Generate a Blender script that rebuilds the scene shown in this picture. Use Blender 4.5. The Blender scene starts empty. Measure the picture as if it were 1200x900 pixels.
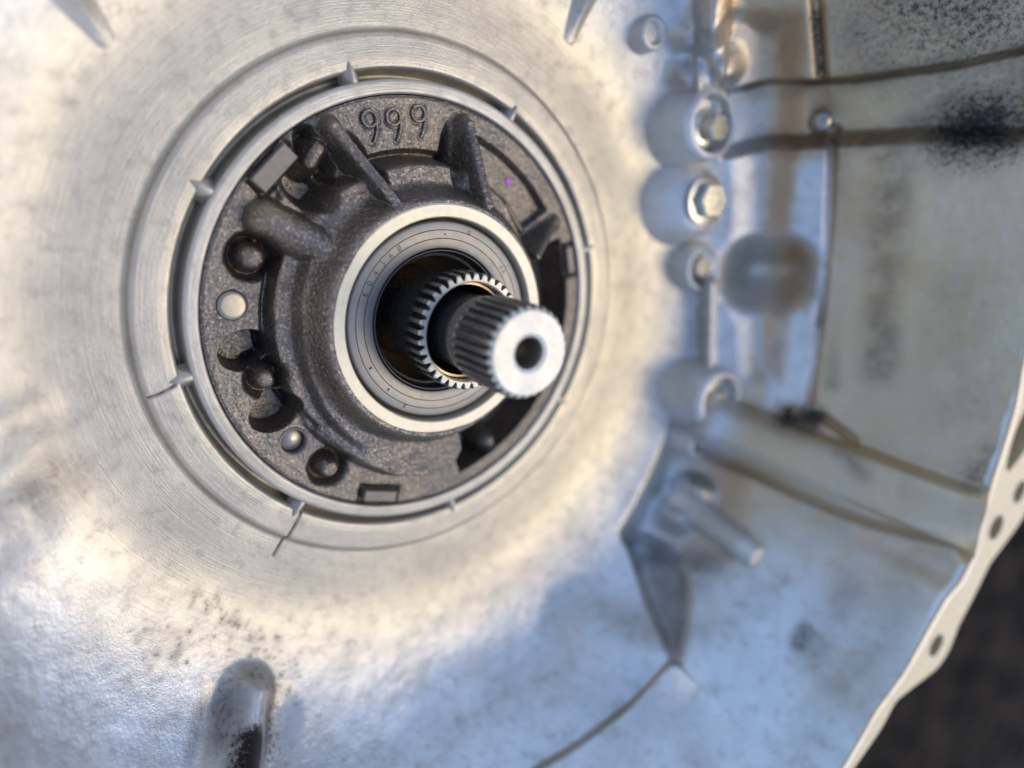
import bpy, bmesh, math
import numpy as np
from mathutils import Matrix, Vector

# ------------------------------------------------------------------ camera, sky, sun, exposure
MM = 0.001
ZO = 500.0                       # pump face stands 500 mm above the ground (housing on its tail)
CAM = np.array([-91.03, 37.526, 188.381])
ROT = np.array([[0.83834426, 0.12861532, -0.52975182],
                [0.0225391, 0.96276128, 0.26941177],
                [0.54467503, -0.23779994, 0.80422652]])
FPX = 861.8

scene = bpy.context.scene
col = scene.collection
cam_d = bpy.data.cameras.new('camera')
cam = bpy.data.objects.new('camera', cam_d)
col.objects.link(cam)
scene.camera = cam
cam_d.sensor_width = 36.0
cam_d.lens = FPX * 36.0 / 1200.0
cam_d.clip_start = 0.005
cam_d.clip_end = 200.0
M = Matrix([list(ROT[i]) + [0] for i in range(3)] + [[0, 0, 0, 1]])
M.translation = Vector((CAM[0] * MM, CAM[1] * MM, (CAM[2] + ZO) * MM))
cam.matrix_world = M
cam_d.dof.use_dof = True
cam_d.dof.focus_distance = 0.191
cam_d.dof.aperture_fstop = 3.5

SUN_EL, SUN_AZ = 60.0, -16.0      # degrees; azimuth measured from +X towards +Y
world = bpy.data.worlds.new('World')
scene.world = world
world.use_nodes = True
wn = world.node_tree
bg = wn.nodes['Background']
sky = wn.nodes.new('ShaderNodeTexSky')
sky.sky_type = 'NISHITA'
sky.sun_disc = False
sky.sun_elevation = math.radians(SUN_EL)
sky.sun_rotation = math.radians(90 - SUN_AZ)
sky.air_density = 1.0
sky.dust_density = 0.8
sky.ozone_density = 1.0
wn.links.new(sky.outputs[0], bg.inputs[0])
bg.inputs[1].default_value = 0.15
sd = bpy.data.lights.new('sun', 'SUN')
sun = bpy.data.objects.new('sun', sd)
col.objects.link(sun)
sd.energy = 0.55
sd.angle = math.radians(28)
sd.color = (1.0, 0.80, 0.44)
el, az = math.radians(SUN_EL), math.radians(SUN_AZ)
sdir = Vector((math.cos(el) * math.cos(az), math.cos(el) * math.sin(az), math.sin(el)))
sun.rotation_euler = sdir.to_track_quat('Z', 'Y').to_euler()
sun.location = (0, 0, 3)
vs = scene.view_settings
vs.view_transform = 'Standard'
vs.look = 'None'
vs.exposure = 0.82
vs.gamma = 1.0
vs.use_curve_mapping = False

# ------------------------------------------------------------------ numeric helpers
rng = np.random.RandomState(7)

def rays(px):
    px = np.atleast_2d(np.asarray(px, float))
    d = np.stack([(px[:, 0] - 600) / FPX, -(px[:, 1] - 450) / FPX, -np.ones(len(px))], 1)
    return d @ ROT.T

def at(px, z):
    """pixel of the photograph -> point on the plane at height z (mm, pump face is 0)"""
    d = rays(px)[0]
    return CAM + d * ((z - CAM[2]) / d[2])

def ss(a, b, x):
    t = np.clip((x - a) / (b - a), 0, 1)
    return t * t * (3 - 2 * t)

def vnoise(x, y, seed=0):
    """smooth value noise, about -1..1"""
    r = np.random.RandomState(seed)
    tab = r.rand(256, 256) * 2 - 1
    xi, yi = np.floor(x).astype(int), np.floor(y).astype(int)
    fx, fy = x - xi, y - yi
    fx, fy = fx * fx * (3 - 2 * fx), fy * fy * (3 - 2 * fy)
    g = lambda a, b: tab[a % 256, b % 256]
    return (g(xi, yi) * (1 - fx) + g(xi + 1, yi) * fx) * (1 - fy) + (g(xi, yi + 1) * (1 - fx) + g(xi + 1, yi + 1) * fx) * fy

def fbm(x, y, seed=0, o=4):
    v, a, s = 0, 1, 0
    for i in range(o):
        v = v + a * vnoise(x * 2 ** i + 17.3 * i, y * 2 ** i + 5.1 * i, seed + i)
        s += a
        a *= 0.5
    return v / s

def seg_dist(P, A, B):
    """distance of points P (...,k) to the segment, and the parameter along it"""
    A, B = np.asarray(A, float), np.asarray(B, float)
    ab = B - A
    t = np.clip(((P - A) @ ab) / max(ab @ ab, 1e-9), 0, 1)
    return np.linalg.norm(P - (A + t[..., None] * ab), axis=-1), t

def poly_dist(P, pts):
    """distance to a polyline and the running parameter 0..1"""
    best = np.full(P.shape[:-1], 1e9)
    par = np.zeros(P.shape[:-1])
    n = len(pts) - 1
    for i in range(n):
        d, t = seg_dist(P, pts[i], pts[i + 1])
        m = d < best
        best = np.where(m, d, best)
        par = np.where(m, (i + t) / n, par)
    return best, par

def poly_sdf(x, y, pts):
    """signed distance to a closed 2-D polygon, negative inside"""
    P = np.stack([x, y], -1)
    d, _ = poly_dist(P, list(pts) + [pts[0]])
    ins = np.zeros(x.shape, bool)
    n = len(pts)
    for i in range(n):
        (x1, y1), (x2, y2) = pts[i], pts[(i + 1) % n]
        c = ((y1 > y) != (y2 > y)) & (x < (x2 - x1) * (y - y1) / ((y2 - y1) if y2 != y1 else 1e-9) + x1)
        ins ^= c
    return np.where(ins, -d, d)

def smax(a, b, k):
    h = np.clip(0.5 + 0.5 * (a - b) / k, 0, 1)
    return b * (1 - h) + a * h + k * h * (1 - h)

def smin(a, b, k):
    return -smax(-a, -b, k)

# ------------------------------------------------------------------ object helpers
def tag(o, label=None, cat=None, group=None, kind=None):
    if label: o['label'] = label
    if cat: o['category'] = cat
    if group: o['group'] = group
    if kind: o['kind'] = kind
    return o

def empty(name, label, cat, loc=(0, 0, 0), group=None):
    o = bpy.data.objects.new(name, None)
    o.empty_display_size = 0.02
    o.location = (loc[0] * MM, loc[1] * MM, (loc[2] + ZO) * MM)
    col.objects.link(o)
    return tag(o, label, cat, group)

OFF = {}            # where each thing's Empty stands (mm)

def mesh(name, V, F, mat, parent=None, normals=None, sharp=None, attrs=None, uv=None):
    """V in mm in the housing frame (z = 0 at the pump face)"""
    V = np.asarray(V, float)
    me = bpy.data.meshes.new(name)
    off = np.array([0, 0, ZO])
    if parent is not None:
        off = off - np.array(OFF[parent.name])
    W = (V + off) * MM
    if isinstance(F, np.ndarray):
        n, k = F.shape
        me.vertices.add(len(W))
        me.vertices.foreach_set('co', W.ravel())
        me.loops.add(n * k)
        me.loops.foreach_set('vertex_index', F.ravel().astype(np.int32))
        me.polygons.add(n)
        me.polygons.foreach_set('loop_start', np.arange(0, n * k, k, dtype=np.int32))
        me.update(calc_edges=True)
        me.validate()
    else:
        me.from_pydata([tuple(p) for p in W], [], [list(f) for f in F])
        me.update()
    me.polygons.foreach_set('use_smooth', np.ones(len(me.polygons), bool))
    if attrs:
        for k, a in attrs.items():
            at_ = me.attributes.new(k, 'FLOAT', 'POINT')
            at_.data.foreach_set('value', np.asarray(a, np.float32).ravel())
    if normals is not None:
        me.normals_split_custom_set_from_vertices([tuple(p) for p in normals])
    elif sharp is not None:
        me.set_sharp_from_angle(angle=math.radians(sharp))
    me.materials.append(mat)
    o = bpy.data.objects.new(name, me)
    col.objects.link(o)
    if parent is not None:
        o.parent = parent
        OFF[o.name] = OFF[parent.name]
    return o

def thing(name, label, cat, base, group=None):
    o = empty(name, label, cat, base, group)
    OFF[o.name] = (base[0], base[1], base[2] + ZO)
    return o

def grid_faces(nr, nc, wrap=True):
    i = np.arange(nr - 1)[:, None]
    j = np.arange(nc if wrap else nc - 1)[None, :]
    j2 = (j + 1) % nc
    a, b, c, d = i * nc + j, i * nc + j2, (i + 1) * nc + j2, (i + 1) * nc + j
    return np.stack([a, b, c, d], -1).reshape(-1, 4)

def grid_normals(G):
    """outward normals of a wrapped grid G (nr,nc,3)"""
    dc = np.roll(G, -1, 1) - np.roll(G, 1, 1)
    dr = np.gradient(G, axis=0)
    n = np.cross(dr, dc)
    return n / np.maximum(np.linalg.norm(n, axis=-1, keepdims=True), 1e-9)

def split_grid(G, N, lab, names, mats, parent, attrs=None):
    """cut a labelled height-field grid into one mesh per label; the cuts share their edge vertices"""
    nr, nc = G.shape[:2]
    F = grid_faces(nr, nc)
    fl = lab.reshape(-1)[F[:, 0]]
    V, NN = G.reshape(-1, 3), N.reshape(-1, 3)
    m = len(F) // 2
    if np.dot(np.cross(V[F[m, 1]] - V[F[m, 0]], V[F[m, 3]] - V[F[m, 0]]), NN[F[m, 0]]) < 0:
        F = F[:, ::-1]
        fl = lab.reshape(-1)[F[:, 3]]
    out = {}
    for k in np.unique(fl):
        f = F[fl == k]
        if len(f) < 12:
            continue
        used, inv = np.unique(f, return_inverse=True)
        at_ = {a: v.reshape(-1)[used] for a, v in (attrs or {}).items()}
        out[k] = mesh(names[k], V[used], inv.reshape(f.shape), mats[k], parent, NN[used], attrs=at_)
    return out

def lathe(prof, n=96, c=(0, 0, 0), wob=None):
    prof = np.asarray(prof, float)
    th = np.linspace(0, 2 * np.pi, n, endpoint=False)
    G = np.zeros((len(prof), n, 3))
    G[..., 0] = prof[:, 0, None] * np.cos(th) + c[0]
    G[..., 1] = prof[:, 0, None] * np.sin(th) + c[1]
    G[..., 2] = prof[:, 1, None] + c[2]
    return G.reshape(-1, 3), grid_faces(len(prof), n)

def tube(pts, r, n=10, flat=1.0, cap=True):
    """round bar along a polyline; r a number or one radius per point"""
    pts = np.asarray(pts, float)
    r = np.broadcast_to(np.asarray(r, float), (len(pts),))
    V, F = [], []
    for i, p in enumerate(pts):
        t = pts[min(i + 1, len(pts) - 1)] - pts[max(i - 1, 0)]
        t /= np.linalg.norm(t)
        a = np.cross(t, [0, 0, 1.0])
        if np.linalg.norm(a) < 1e-3:
            a = np.array([1.0, 0, 0])
        a /= np.linalg.norm(a)
        b = np.cross(a, t)
        for k in range(n):
            w = 2 * np.pi * k / n
            V.append(p + r[i] * (np.cos(w) * a + np.sin(w) * flat * b))
    for i in range(len(pts) - 1):
        for k in range(n):
            k2 = (k + 1) % n
            F.append((i * n + k, i * n + k2, (i + 1) * n + k2, (i + 1) * n + k))
    if cap:
        F.append(tuple(range(n))[::-1])
        F.append(tuple((len(pts) - 1) * n + k for k in range(n)))
    return np.array(V), F

def box(c, u, v, hx, hy, z0, z1, bev=0.4):
    """pad with a bevelled top: centre c, axes u v, half sizes"""
    c, u, v = map(lambda a: np.asarray(a, float)[:2], (c, u, v))
    V = []
    for z, k in ((z0, 0), (z1 - bev, 0), (z1, bev)):
        for sx, sy in ((-1, -1), (1, -1), (1, 1), (-1, 1)):
            p = c + u * sx * (hx - k) + v * sy * (hy - k)
            V.append((p[0], p[1], z))
    F = [(8, 9, 10, 11)]
    for l in (0, 4):
        for k in range(4):
            k2 = (k + 1) % 4
            F.append((l + k, l + k2, l + 4 + k2, l + 4 + k))
    return np.array(V), F

# ------------------------------------------------------------------ materials
class NT:
    def __init__(self, name):
        self.m = bpy.data.materials.new(name)
        self.m.use_nodes = True
        self.t = self.m.node_tree
        self.b = self.t.nodes['Principled BSDF']
        tc = self.t.nodes.new('ShaderNodeTexCoord')
        sc = self.t.nodes.new('ShaderNodeVectorMath')
        sc.operation = 'SCALE'
        sc.inputs['Scale'].default_value = 1000.0
        self.link(tc.outputs['Object'], sc.inputs[0])
        self.co = sc.outputs[0]                       # position in mm
    def link(self, a, b):
        self.t.links.new(a, b)
    def put(self, s, v):
        if isinstance(v, bpy.types.NodeSocket):
            self.link(v, s)
        else:
            s.default_value = v
    def noise(self, scale, detail=3, rough=0.55, vec=None, out=0):
        n = self.t.nodes.new('ShaderNodeTexNoise')
        n.inputs['Scale'].default_value = scale
        n.inputs['Detail'].default_value = detail
        n.inputs['Roughness'].default_value = rough
        self.link(vec or self.co, n.inputs['Vector'])
        return n.outputs[out]
    def math(self, op, a, b=0.0, c=None, clamp=False):
        n = self.t.nodes.new('ShaderNodeMath')
        n.operation = op
        n.use_clamp = clamp
        self.put(n.inputs[0], a)
        self.put(n.inputs[1], b)
        if c is not None:
            self.put(n.inputs[2], c)
        return n.outputs[0]
    def ramp(self, v, lo, hi, a=0.0, b=1.0):
        n = self.t.nodes.new('ShaderNodeMapRange')
        n.interpolation_type = 'SMOOTHSTEP'
        self.put(n.inputs[0], v)
        for i, x in enumerate((lo, hi, a, b)):
            self.put(n.inputs[1 + i], x)
        return n.outputs[0]
    def mix(self, f, a, b):
        n = self.t.nodes.new('ShaderNodeMix')
        n.data_type = 'RGBA'
        self.put(n.inputs[0], f)
        self.put(n.inputs[6], a)
        self.put(n.inputs[7], b)
        return n.outputs[2]
    def attr(self, name):
        n = self.t.nodes.new('ShaderNodeAttribute')
        n.attribute_name = name
        return n.outputs['Fac']
    def bump(self, h, dist_mm, strength=1.0, normal=None):
        n = self.t.nodes.new('ShaderNodeBump')
        n.inputs['Strength'].default_value = strength
        n.inputs['Distance'].default_value = dist_mm * MM
        self.link(h, n.inputs['Height'])
        if normal is not None:
            self.link(normal, n.inputs['Normal'])
        return n.outputs[0]
    def ring_vec(self, kr, kt):
        """vector (radius*kr, angle*kt, z*kr): noise on it runs in circles round the axis"""
        s = self.t.nodes.new('ShaderNodeSeparateXYZ')
        self.link(self.co, s.inputs[0])
        x, y, z = s.outputs
        r = self.math('SQRT', self.math('ADD', self.math('MULTIPLY', x, x), self.math('MULTIPLY', y, y)))
        t = self.math('ARCTAN2', y, x)
        c = self.t.nodes.new('ShaderNodeCombineXYZ')
        self.link(self.math('MULTIPLY', r, kr), c.inputs[0])
        self.link(self.math('MULTIPLY', t, kt), c.inputs[1])
        self.link(self.math('MULTIPLY', z, kr), c.inputs[2])
        return c.outputs[0]
    def set(self, **k):
        names = dict(color='Base Color', metal='Metallic', rough='Roughness', normal='Normal', spec='Specular IOR Level')
        for a, v in k.items():
            if a == 'color' and not isinstance(v, bpy.types.NodeSocket):
                v = tuple(v) + (1,)
            self.put(self.b.inputs[names[a]], v)
        return self.m

def rgb(*c):
    return tuple(c) + (1,)

def mat_alu(name, brushed=0.0, base=(0.60, 0.585, 0.56), rough=0.40, stains=True, metal=0.6, grain=1.0):
    n = NT(name)
    big = n.noise(0.035, 4, 0.6)
    mid = n.noise(0.22, 5, 0.65)
    fine = n.noise(2.6, 3, 0.6)
    pit = n.noise(1.1, 4, 0.7)
    d = tuple(x * 0.80 for x in base)
    c = n.mix(n.ramp(big, 0.35, 0.68), rgb(*base), rgb(d[0], d[1] * 0.985, d[2] * 0.95))
    c = n.mix(n.ramp(mid, 0.50, 0.75, 0, 0.45), c, rgb(base[0] * 0.62, base[1] * 0.60, base[2] * 0.56))
    c = n.mix(n.ramp(pit, 0.66, 0.74, 0, 0.55), c, rgb(0.13, 0.12, 0.11))
    rg = n.math('ADD', n.math('MULTIPLY', mid, 0.22), rough - 0.11)
    if stains:
        dirt_shade = n.attr('dirt_shade')
        speck = n.ramp(n.math('ADD', dirt_shade, n.math('MULTIPLY', n.math('SUBTRACT', n.noise(0.7, 6, 0.8), 0.5), 2.0)), 0.34, 0.80)
        c = n.mix(n.math('MULTIPLY', speck, n.ramp(dirt_shade, 0.02, 0.3)), c, rgb(0.035, 0.031, 0.030))
        film_shade = n.attr('film_shade')
        c = n.mix(n.math('MULTIPLY', film_shade, n.ramp(mid, 0.3, 0.6, 0.5, 1.0)), c, rgb(0.40, 0.30, 0.195))
        rg = n.math('ADD', rg, n.math('MULTIPLY', dirt_shade, 0.25))
    h = n.math('ADD', n.math('MULTIPLY', fine, 0.5), n.math('MULTIPLY', pit, 0.6))
    nr = n.bump(h, 0.06 * grain)
    nr = n.bump(n.noise(0.35, 3, 0.55), 0.09, 1.0, nr)
    if brushed:
        br = n.noise(1.0, 3, 0.6, n.ring_vec(3.2, 9.0))
        nr = n.bump(br, 0.05 * brushed, 1.0, nr)
        rg = n.math('ADD', rg, n.math('MULTIPLY', n.math('SUBTRACT', br, 0.5), 0.15))
    return n.set(color=c, metal=metal, rough=rg, normal=nr)

def mat_iron(name):
    n = NT(name)
    g = n.noise(1.15, 3, 0.65)
    g2 = n.noise(2.8, 2, 0.6)
    big = n.noise(0.05, 3)
    mid = n.noise(0.16, 3, 0.6)
    c = n.mix(n.ramp(big, 0.35, 0.65), rgb(0.25, 0.212, 0.172), rgb(0.18, 0.165, 0.152))
    c = n.mix(n.ramp(mid, 0.52, 0.72, 0, 0.6), c, rgb(0.085, 0.078, 0.078))
    c = n.mix(n.ramp(g, 0.54, 0.70, 0, 0.8), c, rgb(0.50, 0.44, 0.365))
    c = n.mix(n.ramp(g, 0.46, 0.34, 0, 0.7), c, rgb(0.09, 0.075, 0.068))
    h = n.math('ADD', g, n.math('MULTIPLY', g2, 0.35))
    nr = n.bump(h, 0.34)
    rg = n.math('ADD', n.math('MULTIPLY', g2, 0.22), 0.23)
    return n.set(color=c, metal=0.9, rough=rg, normal=nr)

def mat_steel(name, base, rough, metal=0.9, brushed=0.0, grime=0.3):
    n = NT(name)
    a = n.noise(0.6, 4, 0.65)
    p = n.noise(2.2, 3, 0.7)
    c = n.mix(n.ramp(a, 0.45, 0.75, 0, grime), rgb(*base), rgb(*[x * 0.6 for x in base]))
    c = n.mix(n.ramp(p, 0.66, 0.72, 0, 0.5), c, rgb(*[x * 0.3 for x in base]))
    rg = n.math('ADD', n.math('MULTIPLY', a, 0.18), rough - 0.09)
    nr = n.bump(p, 0.03)
    if brushed:
        nr = n.bump(n.noise(1.0, 3, 0.6, n.ring_vec(6.0, 6.0)), 0.03 * brushed, 1.0, nr)
    return n.set(color=c, metal=metal, rough=rg, normal=nr)

MT = dict(
    rim=mat_alu('turned_aluminium', 1.6, (0.54, 0.515, 0.46), 0.44, stains=False, metal=0.55),
    boss=mat_alu('boss_aluminium', 0.0, (0.80, 0.78, 0.75), 0.42, stains=False, metal=0.75, grain=4.0),
    flange=mat_steel('milled_aluminium', (0.66, 0.51, 0.31), 0.48, 0.5, 0.0, 0.6),
    iron=mat_iron('cast_iron'),
    collar=mat_steel('ground_steel', (0.82, 0.74, 0.56), 0.5, 0.35, 1.0, 0.1),
    pad=mat_steel('milled_pad_steel', (0.21, 0.19, 0.17), 0.5, 0.5),
    seal=mat_steel('seal_casing_steel', (0.30, 0.28, 0.255), 0.46, 0.5, 0.6, 0.15),
    line=mat_steel('scribed_line', (0.05, 0.045, 0.042), 0.6, 0.2),
    rubber=mat_steel('black_rubber', (0.012, 0.012, 0.014), 0.35, 0.0),
    bronze=mat_steel('bushing_bronze', (0.34, 0.27, 0.18), 0.32, 0.9, 1.0),
    dark=mat_steel('oiled_dark_steel', (0.22, 0.21, 0.20), 0.26, 0.9),
    face=mat_steel('cut_steel_face', (0.72, 0.67, 0.57), 0.42, 0.6, 4.0, 0.2),
    bright=mat_steel('bright_steel', (0.36, 0.33, 0.28), 0.36, 0.85),
    bolt=mat_steel('zinc_bolt', (0.60, 0.585, 0.53), 0.28, 0.9),
    purple=mat_steel('purple_paint', (0.48, 0.16, 0.58), 0.5, 0.0),
)

def mat_ground():
    n = NT('dark_ground')
    a = n.noise(0.012, 3, 0.5)
    b = n.noise(0.25, 4, 0.7)
    c = n.mix(n.ramp(a, 0.42, 0.62), rgb(0.0025, 0.0025, 0.003), rgb(0.040, 0.027, 0.018))
    c = n.mix(n.ramp(b, 0.55, 0.75, 0, 0.4), c, rgb(0.014, 0.012, 0.010))
    return n.set(color=c, rough=0.95, spec=0.05, normal=n.bump(b, 1.5))
MT['ground'] = mat_ground()

def mat_housing():
    """one aluminium casting: turned near the bore, raw cast skin on the wall (attribute 'cast' 0..1)"""
    n = NT('housing_aluminium')
    cast = n.attr('cast')
    big = n.noise(0.035, 4, 0.6)
    mid = n.noise(0.22, 5, 0.65)
    fine = n.noise(2.6, 3, 0.6)
    pit = n.noise(1.1, 4, 0.7)
    base = n.mix(cast, rgb(0.60, 0.55, 0.45), rgb(0.72, 0.72, 0.72))
    c = n.mix(n.ramp(big, 0.35, 0.68, 0, 0.55), base, rgb(0.40, 0.375, 0.335))
    c = n.mix(n.ramp(mid, 0.48, 0.75, 0, 0.50), c, rgb(0.31, 0.285, 0.25))
    c = n.mix(n.ramp(pit, 0.65, 0.74, 0, 0.6), c, rgb(0.12, 0.11, 0.10))
    film_shade = n.attr('film_shade')
    c = n.mix(n.math('MULTIPLY', film_shade, n.ramp(mid, 0.3, 0.62, 0.88, 1.0)), c, rgb(0.60, 0.44, 0.265))
    brown = n.attr('brown')  # brown stains and the painted edge shade
    c = n.mix(n.math('MULTIPLY', brown, n.ramp(n.noise(0.09, 5, 0.7), 0.34, 0.62, 0.35, 1.0)), c, rgb(0.17, 0.125, 0.09))
    dirt_shade = n.attr('dirt_shade')
    sp = n.math('ADD', dirt_shade, n.math('MULTIPLY', n.math('SUBTRACT', n.noise(0.7, 6, 0.8), 0.5), 2.0))
    speck = n.math('MULTIPLY', n.ramp(sp, 0.34, 0.80), n.ramp(dirt_shade, 0.02, 0.3))
    smear = n.math('MULTIPLY', n.ramp(sp, -0.25, 0.75), n.ramp(dirt_shade, 0.02, 0.5, 0, 0.75))
    c = n.mix(smear, c, rgb(0.15, 0.125, 0.105))
    c = n.mix(speck, c, rgb(0.035, 0.031, 0.030))
    br = n.noise(1.0, 4, 0.65, n.ring_vec(3.0, 3.5))
    turned = n.math('SUBTRACT', 1.0, cast)
    rg = n.math('ADD', n.math('MULTIPLY', mid, 0.22), n.math('ADD', 0.25, n.math('MULTIPLY', turned, 0.08)))
    rg = n.math('ADD', rg, n.math('MULTIPLY', n.math('MULTIPLY', n.math('SUBTRACT', br, 0.5), turned), 0.25))
    rg = n.math('ADD', rg, n.math('MULTIPLY', dirt_shade, 0.25))
    h = n.math('ADD', n.math('MULTIPLY', fine, 0.5), n.math('MULTIPLY', pit, 0.6))
    h = n.math('MULTIPLY', h, n.math('ADD', 0.45, n.math('MULTIPLY', cast, 0.55)))
    nr = n.bump(h, 0.22)
    nr = n.bump(n.math('MULTIPLY', n.noise(0.8, 4, 0.65), n.math('ADD', 0.15, n.math('MULTIPLY', cast, 0.85))), 0.09, 1.0, nr)
    nr = n.bump(n.noise(0.2, 3, 0.55), 0.14, 1.0, nr)
    nr = n.bump(n.math('MULTIPLY', br, turned), 0.10, 1.0, nr)
    metal = n.math('ADD', 0.74, n.math('MULTIPLY', cast, 0.18))
    return n.set(color=c, metal=metal, rough=rg, normal=nr)
MT['wall'] = MT['floor'] = mat_housing()

# ------------------------------------------------------------------ ground
g = mesh('ground', [(-6000, -6000, -ZO), (6000, -6000, -ZO), (6000, 6000, -ZO), (-6000, 6000, -ZO)], [(0, 1, 2, 3)], MT['ground'])
tag(g, 'dark blurred ground far below the housing', 'ground', kind='structure')

# ------------------------------------------------------------------ bell housing
HOUSE = thing('transmission_housing', 'cast aluminium bell housing with bolt flange around the dark round pump', 'housing', (0, 0, -ZO))

PROF = np.array([(58.25, -5), (58.25, 0.0), (58.7, 0.45), (61.4, 0.35), (62.0, -0.2), (62.3, -7.5), (62.7, -8.5), (63.7, -8.5), (64.1, -7.0), (64.4, -2.4), (65.1, -1.4),
                 (67.2, -1.4), (72.4, -1.9), (73.3, -2.4), (73.8, -3.5), (74.5, -4.2), (76, -4.25), (80, -4.5), (86, -5.2), (92, -5.5), (98, -4.8), (103, -3.2), (108, -1.0), (113, 1.2), (119, 5.0),
                 (125, 10.0), (130, 16), (135, 24), (140, 33), (146, 46), (153, 60), (160, 74), (167, 87.5)])
# resample: fine near the bore, coarser on the wall
def resample(P):
    seg = np.hypot(*np.diff(P, axis=0).T)
    S = np.concatenate([[0], np.cumsum(seg)])
    s80 = np.interp(80, P[:, 0], S)
    s = np.concatenate([np.arange(0, s80, 0.33), np.arange(s80, S[-1], 0.72), [S[-1]]])
    r, z = np.interp(s, S, P[:, 0]), np.interp(s, S, P[:, 1])
    def blur(a, k, m):
        b = a.copy()
        for _ in range(k):
            c = b.copy()
            c[1:-1] = (b[:-2] + 2 * b[1:-1] + b[2:]) / 4
            b = np.where(m, c, b)
        return b
    far = s > s80 - 3
    r, z = blur(r, 1, ~far), blur(z, 1, ~far)
    r, z = blur(r, 60, far), blur(z, 60, far)
    return s, r, z
SS, RR, ZZ = resample(PROF)
NT_ = 1440
TH = np.linspace(-np.pi, np.pi, NT_, endpoint=False)
# the flange is not round: its inner edge against the angle
FA = np.radians([-180, -60, -53, -46.5, -41, -36, -32, -29.5, -26, -22, -18, -10, -5.5, 20, 60, 180])
FR = np.array([168, 171, 172.4, 169.8, 173.4, 173.8, 175.5, 181, 182, 175.4, 173.4, 172.5, 169.4, 168, 168, 168]) - 167.0
dl = np.interp(TH, FA, FR)
for _ in range(6):
    dl = (np.roll(dl, 1) + 2 * dl + np.roll(dl, -1)) / 4
wz = ss(30, 87, ZZ) ** 1.3
G = np.zeros((len(SS), NT_, 3))
Rg = RR[:, None] + wz[:, None] * dl[None, :]
G[..., 0] = Rg * np.cos(TH)
G[..., 1] = Rg * np.sin(TH)
G[..., 2] = ZZ[:, None]
BASEN = grid_normals(G)
if BASEN[100, 0, 2] < 0:
    BASEN = -BASEN

def surf(px):
    """photo pixel -> point on the plain bell surface"""
    d = rays(px)[0]
    t = np.linspace(80, 520, 4400)
    p = CAM + d[None, :] * t[:, None]
    r = np.hypot(p[:, 0], p[:, 1])
    z = np.interp(r, RR[60:], ZZ[60:])
    th = np.arctan2(p[:, 1], p[:, 0])
    k = np.argmax((p[:, 2] < z) | (r > 167))
    return p[k]

def US(p):
    """unrolled coordinates of a surface point"""
    return np.array([np.arctan2(p[1], p[0]) * 125.0, np.interp(np.hypot(p[0], p[1]), RR, SS)])

UG = np.broadcast_to((TH * 125.0)[None, :], (len(SS), NT_))
SG = np.broadcast_to(SS[:, None], (len(SS), NT_))
outer = RR[:, None] > 76
disp = np.zeros((len(SS), NT_))
LAB = np.zeros((len(SS), NT_), int)
LAB[:] = np.where(RR < 62.45, 0, np.where(RR < 74.2, 1, np.where(ZZ < 4.5, 2, 3)))[:, None]
names = {0: 'bore_rim', 1: 'machined_band', 2: 'bell_floor', 3: 'bell_wall'}
mats = {0: MT['rim'], 1: MT['floor'], 2: MT['floor'], 3: MT['wall']}

def ridge(pts, r0, h0, r1=None, h1=None, name=None, sharp=False, soft=False):
    """raised (h>0) or sunk (h<0) feature following a polyline given in photo pixels"""
    global disp, LAB
    r1 = r0 if r1 is None else r1
    h1 = h0 if h1 is None else h1
    P = [surf(p) if len(p) == 2 else np.asarray(p, float) for p in pts]
    d, t = poly_dist(G, P)
    r, h = r0 + (r1 - r0) * t, h0 + (h1 - h0) * t
    q = np.clip(1 - d / r, 0, 1)
    if sharp:
        f = q ** 1.15
    elif soft:
        f = q * q * (3 - 2 * q)
    else:
        f = np.sqrt(np.clip(1 - (d / r) ** 2, 0, 1))
        f = f * ss(0, 0.25, q)
    e = np.where(outer, h * f, 0)
    if soft:
        disp = disp + e
    else:
        kk = 0.05 + 1.4 * ss(0, 0.3, q)
        disp = np.where(q > 0, np.where(h > 0, smax(disp, np.where(outer, e, -9), kk) - 0.0125 * (q <= 0), disp + e), disp)
    if name:
        k = max(names) + 1
        names[k] = name
        mats[k] = MT['wall']
        LAB[(np.abs(e) > 0.35 * np.abs(h)) & (d < r)] = k

def region(pts, depth, soft, name=None, fade=None):
    """sunken (depth>0) area bounded by a polygon given in photo pixels"""
    global disp, LAB
    P = [US(surf(p)) for p in pts]
    sd_ = poly_sdf(UG, SG, P)
    m = ss(soft, -soft, sd_) * outer
    if fade:
        A, B = US(surf(fade[0])), US(surf(fade[1]))
        tt = ((UG - A[0]) * (B - A)[0] + (SG - A[1]) * (B - A)[1]) / ((B - A) @ (B - A))
        m = m * ss(1, 0, tt)
    disp = disp - depth * m
    if name:
        k = max(names) + 1
        names[k] = name
        mats[k] = MT['wall']
        LAB[m > 0.5] = k

# low swell of the casting
disp += np.where(outer, 0.5 * fbm(UG / 22, SG / 22, 11, 3) * ss(80, 110, RR)[:, None], 0)
# hollow behind the boss column, at the foot of the right wall
region([(872, 30), (925, 30), (915, 200), (905, 300), (905, 440), (880, 440), (866, 330), (872, 180)], 4.0, 6.0)
ridge([(884, 323), (916, 322)], 16.0, -13.0, name='shade_hollow', soft=True)  # bowl shaped in to stand for the oval shadow on the wall
# channel running out through the right wall
region([(850, 112), (1000, 98), (1120, 82), (1240, 55), (1240, 168), (1100, 162), (1000, 166), (850, 182)], 7.0, 2.2, 'wall_channel')
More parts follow.
